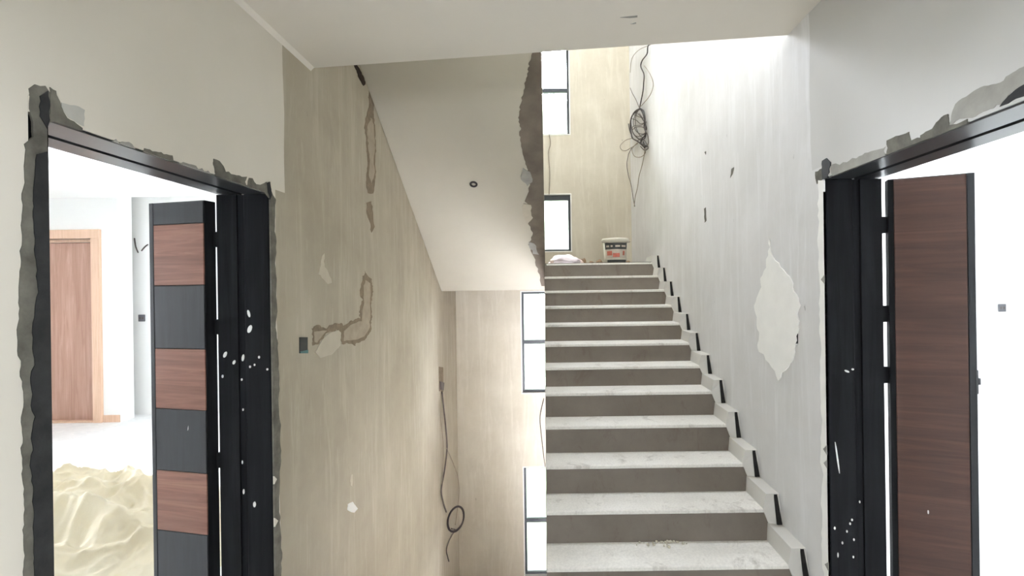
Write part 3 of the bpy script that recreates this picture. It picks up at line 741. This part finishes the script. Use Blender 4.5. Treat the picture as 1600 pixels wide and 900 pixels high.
# switch boxes
def wall_box(surf, x0, x1, y0, y1, nrm, label, tab=False):
    a, b, c, d = surf(x0, y0), surf(x1, y0), surf(x1, y1), surf(x0, y1)
    t = thing('switch_box', (a + b + c + d) / 4, label, 'wall box')
    bm = bmesh.new(); prism(bm, [p - nrm * 0.03 for p in (a, b, c, d)], nrm * 0.033); obj('recess', bm, 'box', t)
    bm = bmesh.new(); prism(bm, [d + (c - d) * .1, c, c + (b - c) * (.22 if tab else .1), d + (a - d) * .1], nrm * 0.006); obj('lip', bm, 'teal' if tab else 'filler', t)
    return t
wall_box(on_L, 467.5, 480, 527, 552, Vector((1, 0, 0)), 'open black switch box near the brown L-shaped filled chase', True)
wall_box(on_R, 1237, 1247, 518, 539, Vector((-1, 0, 0)), 'open black switch box beside the white filler patch')

# ------------------------------------------------------------------ cables
def wire(parent, fn, px, r, mat, off=0.012, k=6, jig=0.0, seed=1, nrm=Vector((1, 0, 0)), name='wire'):
    rg = random.Random(seed)
    pts = [fn(x, y) + nrm * (off + rg.uniform(-jig, jig)) for x, y in px]
    pts = smooth_path(pts, k)
    for p in pts: p.y = min(p.y, YF - 0.02) if p.y < YF + 0.3 and p.x > -1.4 else p.y
    bm = bmesh.new(); tube(bm, pts, r, 6); return obj(name, bm, mat, parent, True)
hc = thing('hanging_cable', on_L(690, 640), 'loose dark cable with a coiled loop hanging from a wall box', 'cable')
a = [on_L(685.5, 573), on_L(692, 574), on_L(692.5, 612), on_L(686, 611)]
bm = bmesh.new(); prism(bm, [p - Vector((0.02, 0, 0)) for p in a], Vector((0.024, 0, 0))); obj('open_box', bm, 'chase_edge', hc)
bm = bmesh.new(); prism(bm, [on_L(686, 596), on_L(692, 598), on_L(691, 610), on_L(687, 609)], Vector((0.02, 0, 0))); obj('box_insert', bm, 'wire', hc)
wire(hc, on_L, [(688, 612), (691, 640), (694, 668), (696, 700), (692, 735), (687, 765), (690, 785), (695, 800)], 0.010, 'wire', 0.02)
wire(hc, on_L, [(687, 612), (686, 650), (690, 690), (690, 730), (687, 765)], 0.005, 'wire_pale', 0.018)
wire(hc, on_L, [(695, 700), (705, 722), (713, 745), (715, 770), (712, 800), (709, 820)], 0.005, 'wire_pale', 0.02)
cc = on_L(699.5, 811)
bm = bmesh.new()
loop = [cc + Vector((0.105 + 0.082 * math.cos(t + 0.1 * math.sin(t * 0.4)) + 0.006 * math.sin(0.7 * t), 0.11 * math.cos(t), 0.15 * math.sin(t) * (1 + 0.06 * math.sin(t * 0.5)))) for t in [i * 2 * math.pi / 26 for i in range(26 * 3 + 1)]]
tube(bm, loop, 0.008, 6); obj('coil', bm, 'wire_black', hc, True)
wire(hc, on_L, [(703, 826), (709, 828), (704, 836), (698, 848), (695, 860), (697, 870), (699, 877)], 0.008, 'wire', 0.02)

wb = thing('wire_bundle', on_R(997, 200), 'tangled bundle of loose wires hanging in the wall corner above the bucket', 'wires')
NR = Vector((-1, 0, 0))
C9 = lambda px: sh(px, 800, 60, 3.75)
for k, (px, r, m) in enumerate([
    ([(825, 30), (800, 45), (790, 90), (760, 130), (755, 165), (772, 210), (775, 260), (765, 310), (755, 370), (748, 410)], 0.010, 'wire_black'),
    ([(800, 40), (745, 70), (705, 120), (690, 200)], 0.005, 'wire_pale'),
    ([(780, 160), (815, 210), (822, 270), (805, 330), (775, 380), (750, 405)], 0.006, 'wire_pale'),
    ([(690, 290), (705, 320), (725, 360), (748, 410)], 0.006, 'wire'),
    ([(748, 410), (715, 430), (697, 470), (690, 520), (695, 560), (705, 585), (735, 600), (765, 620), (790, 632)], 0.012, 'wire_black'),
    ([(748, 410), (772, 425), (782, 470), (780, 520), (788, 560), (765, 590), (750, 610)], 0.011, 'wire_black'),
    ([(745, 420), (730, 450), (722, 500), (735, 550), (760, 580), (785, 540), (770, 480), (750, 440)], 0.006, 'wire'),
    ([(700, 470), (725, 480), (755, 500), (782, 490)], 0.006, 'wire'),
    ([(700, 540), (730, 520), (760, 520), (790, 545), (795, 600), (790, 635)], 0.007, 'wire'),
    ([(682, 500), (690, 545), (705, 585)], 0.008, 'wire_black'),
    ([(735, 600), (760, 625), (780, 640), (765, 605)], 0.009, 'wire_black'),
    ([(705, 585), (670, 595), (640, 625), (640, 650), (665, 658), (700, 640), (735, 615)], 0.006, 'wire_pale'),
    ([(735, 610), (705, 650), (720, 690), (750, 695), (775, 670), (770, 635)], 0.006, 'wire_pale'),
    ([(700, 640), (680, 690), (675, 740), (685, 800), (695, 860), (706, 930), (716, 985)], 0.006, 'wire'),
    ([(748, 412), (705, 455), (700, 510), (718, 560), (752, 595), (780, 575), (786, 510), (768, 440), (748, 412)], 0.009, 'wire_black'),
    ([(712, 445), (745, 462), (778, 470), (760, 505), (715, 515), (702, 550), (740, 575), (780, 560)], 0.006, 'wire'),
    ([(728, 430), (710, 490), (728, 545), (770, 560), (788, 525), (764, 470), (735, 440)], 0.006, 'wire_black'),
    ([(738, 598), (762, 585), (784, 600), (796, 640), (780, 655), (755, 632)], 0.007, 'wire'),
    ([(775, 660), (765, 740), (742, 810), (733, 870), (722, 930), (716, 985)], 0.006, 'wire_pale')]):
    wire(wb, lambda x, y: on_x(x, y, WR - 0.03) if ray(x, y).x * YF > WR - 0.04 else on_y(x, y, YF - 0.03), C9(px), r * 0.75, m, 0.0, 6, 0.012, k, NR)
fc = thing('hanging_wire', on_F(858, 250), 'thin wire hanging on the end wall between two upper windows', 'wire')
wire(fc, on_F, [(858, 211), (860, 225), (857, 240), (859, 270), (858, 304)], 0.006, 'wire_pale', 0.015, 6, 0, 1, Vector((0, -1, 0)))
fc2 = thing('hanging_wire', on_F(845, 675), 'thin wire hanging on the end wall between two lower windows', 'wire')
wire(fc2, on_F, [(850, 622), (844, 650), (846, 680), (850, 715), (852, 729)], 0.006, 'wire', 0.015, 6, 0, 1, Vector((0, -1, 0)))

# ------------------------------------------------------------------ on the landing
ZL = LAND + 0.003 + RES[0] * D0 / F * .9
bc = on_y(961.5, 400, 5.55); BX, BY = bc.x, 5.55
bk = thing('paint_bucket', (BX, BY, ZL), 'white plastic paint bucket with dark and red printed label on the landing', 'bucket')
def at(bm): bmesh.ops.translate(bm, vec=(BX, BY, ZL), verts=bm.verts); return bm
bm = bmesh.new(); lathe(bm, [(0.0, 0.0), (0.118, 0.0), (0.124, 0.006), (0.142, 0.262), (0.134, 0.262), (0.116, 0.012), (0.0, 0.012)], 40); obj('body', at(bm), 'bucket', bk, True)
bm = bmesh.new(); lathe(bm, [(0.141, 0.255), (0.156, 0.258), (0.158, 0.285), (0.152, 0.298), (0.138, 0.298), (0.134, 0.262)], 40); obj('rim', at(bm), 'bucket', bk, True)
rr_ = lambda z: 0.124 + (z - 0.006) / 0.256 * 0.018 + 0.0015
A0, A1 = math.radians(205), math.radians(330)
lb = None
bm = bmesh.new(); lathe(bm, [(rr_(0.17), 0.17), (rr_(0.245), 0.245)], 24, (0, 0, 0), A0, A1); lb = obj('label_band', at(bm), 'bucket_dark', bk, True)
bm = bmesh.new(); lathe(bm, [(rr_(0.07), 0.07), (rr_(0.169), 0.169)], 24, (0, 0, 0), A0, A1); lb2 = obj('label_band', at(bm), 'bucket_pale', bk, True)
bm = bmesh.new(); lathe(bm, [(rr_(0.012), 0.012), (rr_(0.05), 0.05)], 24, (0, 0, 0), A0 + .2, A1); obj('label_band', at(bm), 'bucket_dark', bk, True)
for (a0, a1, z0, z1) in ((218, 246, .1, .15), (250, 284, .08, .125), (300, 312, .1, .15)):
    bm = bmesh.new(); lathe(bm, [(rr_(z0) + .001, z0), (rr_(z1) + .001, z1)], 6, (0, 0, 0), math.radians(a0), math.radians(a1)); obj('label_print', at(bm), 'bucket_red', lb2, True)
for (a0, a1) in ((215, 232), (240, 250), (262, 285), (292, 318)):
    bm = bmesh.new(); lathe(bm, [(rr_(.195) + .001, .195), (rr_(.215) + .001, .215)], 6, (0, 0, 0), math.radians(a0), math.radians(a1)); obj('label_print', at(bm), 'bucket_pale', lb, True)
hp = [Vector((BX + 0.162 * math.cos(math.radians(180 + t)), BY - 0.05 + 0.155 * math.sin(math.radians(180 + t)) , ZL + 0.262 - 0.03 * math.sin(math.radians(t)))) for t in range(0, 181, 10)]
bm = bmesh.new(); tube(bm, hp, 0.003, 6); obj('handle', bm, 'wire', bk, True)

def crumple(name, c, rx, ry, rz, mat, label, cat, seed, group=None):
    bm = bmesh.new(); bmesh.ops.create_icosphere(bm, subdivisions=4, radius=1.0)
    for v in bm.verts:
        p = v.co.copy(); k = 1 + 0.22 * noise.noise(p * 1.7 + Vector((seed, 0, 0))) - 0.12 * abs(noise.noise(p * 4.1 + Vector((0, seed, 0)))) + 0.04 * noise.noise(p * 9)
        v.co = Vector((p.x * rx * k, p.y * ry * k, max(-0.25, p.z) * rz * k + 0.25 * rz))
    zm = min(v.co.z for v in bm.verts)
    for v in bm.verts: v.co += Vector((c[0], c[1], c[2] - zm))
    o = obj(name, bm, mat, None, True)
    return tag(o, label, cat, None, group)
p1 = on_y(873, 405, 5.45); p2 = on_y(885, 398, 6.0)
crumple('plastic_bag', (0.23, 5.42, ZL), 0.17, 0.13, 0.075, 'bag', 'crumpled white plastic bag at the open edge of the landing', 'bag', 3)
crumple('cement_sack', (0.24, 6.05, ZL), 0.22, 0.2, 0.12, 'bag_pink', 'pinkish sack lying below the short window behind the white bag', 'sack', 8)
rb = random.Random(12)
for k, (x, y, rx, rz, lab) in enumerate(((0.50, 6.42, .055, .10, 'tallest brown plaster lump right beside the pinkish sack'), (0.61, 6.46, .05, .07, 'low brown plaster lump second from the pinkish sack'),
        (0.72, 6.45, .05, .085, 'rounded brown plaster lump third from the pinkish sack'), (0.82, 6.47, .04, .075, 'small brown plaster lump half hidden behind the bucket'))):
    crumple('plaster_lump', (x, y, ZL), rx, .05, rz, 'rubble', lab, 'rubble', k + 20, 'plaster lumps on the landing')
for k, (x, y, rx, rz, lab) in enumerate(((0.95, 6.1, .04, .07, 'grey-brown plaster lump just right of the bucket'), (1.05, 6.15, .045, .06, 'flat plaster lump between bucket and skirting tiles'))):
    crumple('plaster_lump', (x, y, ZL), rx, .05, rz, 'rubble', lab, 'rubble', k + 40, 'plaster lumps on the landing')
gb = bmesh.new()
for i in range(26):   # grit swept together on a lower step
    j = 11; d, z = steps[j]
    q = on_z(1010 + rb.gauss(15, 22), 842 + rb.uniform(-3, 10), z); s = rb.uniform(.003, .009)
    if q.y > steps[j - 1][0] - .01: q.y = steps[j - 1][0] - .02
    bmesh.ops.create_icosphere(gb, subdivisions=1, radius=s, matrix=Matrix.Translation((q.x, q.y - 0.03, z + s * .95)))
g = obj('grit', gb, 'pale'); tag(g, 'loose plaster grit lying on a lower stone step', 'grit', 'stuff')

# ------------------------------------------------------------------ room on the left: oak door, dust sheet, sockets
RY = 6.0
RX = -5.39
bmw = bmesh.new()
DXR = on_y(146, 500, RY).x; DXL = DXR - 0.86
DZ = on_y(130, 373, RY).z
FO = on_y(160, 500, RY).x
wall_cells(bmw, 'y', RY, RY + 0.2, (-7.2, RX), (0, 2.90), [(DXL, DXR, 0, DZ)])
struct(obj('wall_left_room_pier', bmw, 'white_room'), 'white wall piece around the oak door in the bright room')
d3 = thing('door_3', ((DXL + DXR) / 2, RY, 0), 'pale oak door with light frame in the bright room beyond the dust sheet', None, 'structure')
fw = FO - DXR
obj('door_jamb', bbox(0.004, DXR, DXR + fw, RY - 0.03, RY + 0.12, 0, DZ), 'wood_frame', d3)
obj('door_jamb', bbox(0.004, DXL - fw, DXL, RY - 0.03, RY + 0.12, 0, DZ), 'wood_frame', d3)
obj('door_head', bbox(0.004, DXL - fw, DXR + fw, RY - 0.03, RY + 0.12, DZ, DZ + fw), 'wood_frame', d3)
lv = obj('leaf', bbox(0.003, DXL + 0.004, DXR - 0.004, RY + 0.06, RY + 0.11, 0.01, DZ - 0.045), 'wood_room', d3)
obj('threshold_strip', bbox(0.003, DXL, DXR, RY - 0.02, RY + 0.12, 0.0, 0.02), 'wood_frame', d3)
obj('top_stop', bbox(0.003, DXL, DXR, RY + 0.05, RY + 0.07, DZ - 0.04, DZ), 'wood_frame', d3)
for z in (1.0, 1.75, 2.1):
    obj('hinge', bbox(0.002, DXL + 0.0, DXL + 0.02, RY + 0.045, RY + 0.06, z, z + 0.09), 'wire', lv)
bb = struct(obj('baseboard_left_room', bbox(0.003, FO + 0.002, RX, RY - 0.012, RY, 0.0, 0.09), 'wood_frame'), 'low baseboard right of the oak door')
# stepped tray edge in the ceiling of that room
struct(obj('trim_1', boxes((-7.2, -4.75, -0.6, RY, 2.83, 2.90)), 'white_room'), 'dropped border of the white room ceiling')
def socket(name, p, label, nrm_y=True):
    t = thing(name, p, label, 'socket')
    obj('plate', bbox(0.004, p.x - 0.045, p.x + 0.045, p.y - 0.012, p.y, p.z - 0.045, p.z + 0.045), 'socket', t)
    for dx in (-0.018, 0.018): obj('socket_hole', boxes((p.x + dx - 0.008, p.x + dx + 0.008, p.y - 0.014, p.y - 0.011, p.z - 0.014, p.z + 0.014)), 'wire', t)
socket('wall_socket', on_y(222, 497, 6.348), 'small grey socket on the white wall right of the oak door')
socket('wall_socket', on_y(1565, 481, 5.598), 'small grey socket on the bright wall beyond the dark walnut leaf')
lw = thing('loose_wires', on_y(214, 385, 6.33), 'two loose wire ends sticking from the white wall beside the striped leaf', 'wires')
for k, px in enumerate(([(210, 372), (212, 385), (216, 395)], [(221, 392), (226, 386), (231, 382)])):
    wire(lw, lambda x, y: on_y(x, y, 6.34), px, 0.008, 'wire', 0.0, 5, 0.0, k, Vector((0, -1, 0)))
# wall corner in the room on the right
struct(obj('wall_right_room_pier', boxes((5.62, 7.2, 5.1, 5.6, 0, 2.90)), 'white_room'), 'white wall projection at the far end of the right room')
struct(obj('trim_2', boxes((4.75, 7.2, -0.6, 5.1, 2.83, 2.90)), 'white_room'), 'dropped border of the right room ceiling')

# the dust sheet: one crumpled cloth heaped on the floor
bm = bmesh.new(); NX, NY = 170, 150
x0, x1, y0, y1 = -4.0, -1.95, 2.3, 3.95
vs = []
def crest(t): # sharp-topped fold profile with period 1
    t = t - math.floor(t); return max(0.0, 1 - abs(t - 0.5) * 2.6) ** 1.3
for j in range(NY + 1):
    for i in range(NX + 1):
        X = x0 + (x1 - x0) * i / NX; Y = y0 + (y1 - y0) * j / NY
        p = Vector((X, Y, 0))
        w1 = noise.noise(p * 0.9 + Vector((2, 7, 0))); w2 = noise.noise(p * 2.1 + Vector((11, 3, 0)))
        body = 0.20 * math.exp(-(((X + 3.3) / 0.5) ** 2 + ((Y - 3.28) / 0.3) ** 2)) + 0.13 * math.exp(-(((X + 2.85) / 0.75) ** 2 + ((Y - 3.0) / 0.5) ** 2))
        peak = 0.13 * max(0, 1 - math.hypot((X + 3.36) / 0.17, (Y - 3.32) / 0.16))
        f1 = crest(2.1 * (Y + 0.28 * X + 0.30 * w1)) * 0.085
        f2 = crest(3.1 * (Y - 0.45 * X + 0.22 * w2) + 0.3) * 0.045
        f3 = crest(4.3 * (X * 0.7 + Y * 0.7 + 0.25 * w1) + 0.1) * 0.03
        cr = 0.035 * (1 - abs(noise.noise(p * 5.2))) ** 4 + 0.022 * (1 - abs(noise.noise(p * 10.5 + Vector((3, 1, 0))))) ** 4
        e = min(1, max(0, 1 - ((abs((X - (x0 + x1) / 2) / ((x1 - x0) / 2))) ** 6 + (abs((Y - (y0 + y1) / 2) / ((y1 - y0) / 2))) ** 6)))
        amt = 0.35 + 0.9 * min(1, body / 0.15)
        z = 0.012 + e * (body + peak + (f1 + f2 + f3) * amt + cr * amt)
        vs.append(bm.verts.new((X + 0.06 * w2, Y + 0.05 * w1, z)))
for j in range(NY):
    for i in range(NX):
        a = j * (NX + 1) + i; bm.faces.new((vs[a], vs[a + 1], vs[a + NX + 2], vs[a + NX + 1]))
bmesh.ops.solidify(bm, geom=list(bm.faces), thickness=0.006)
tp = obj('dust_sheet', bm, 'tarp', None, True)
tag(tp, 'crumpled cream dust sheet heaped on the floor inside the doorway', 'dust sheet')
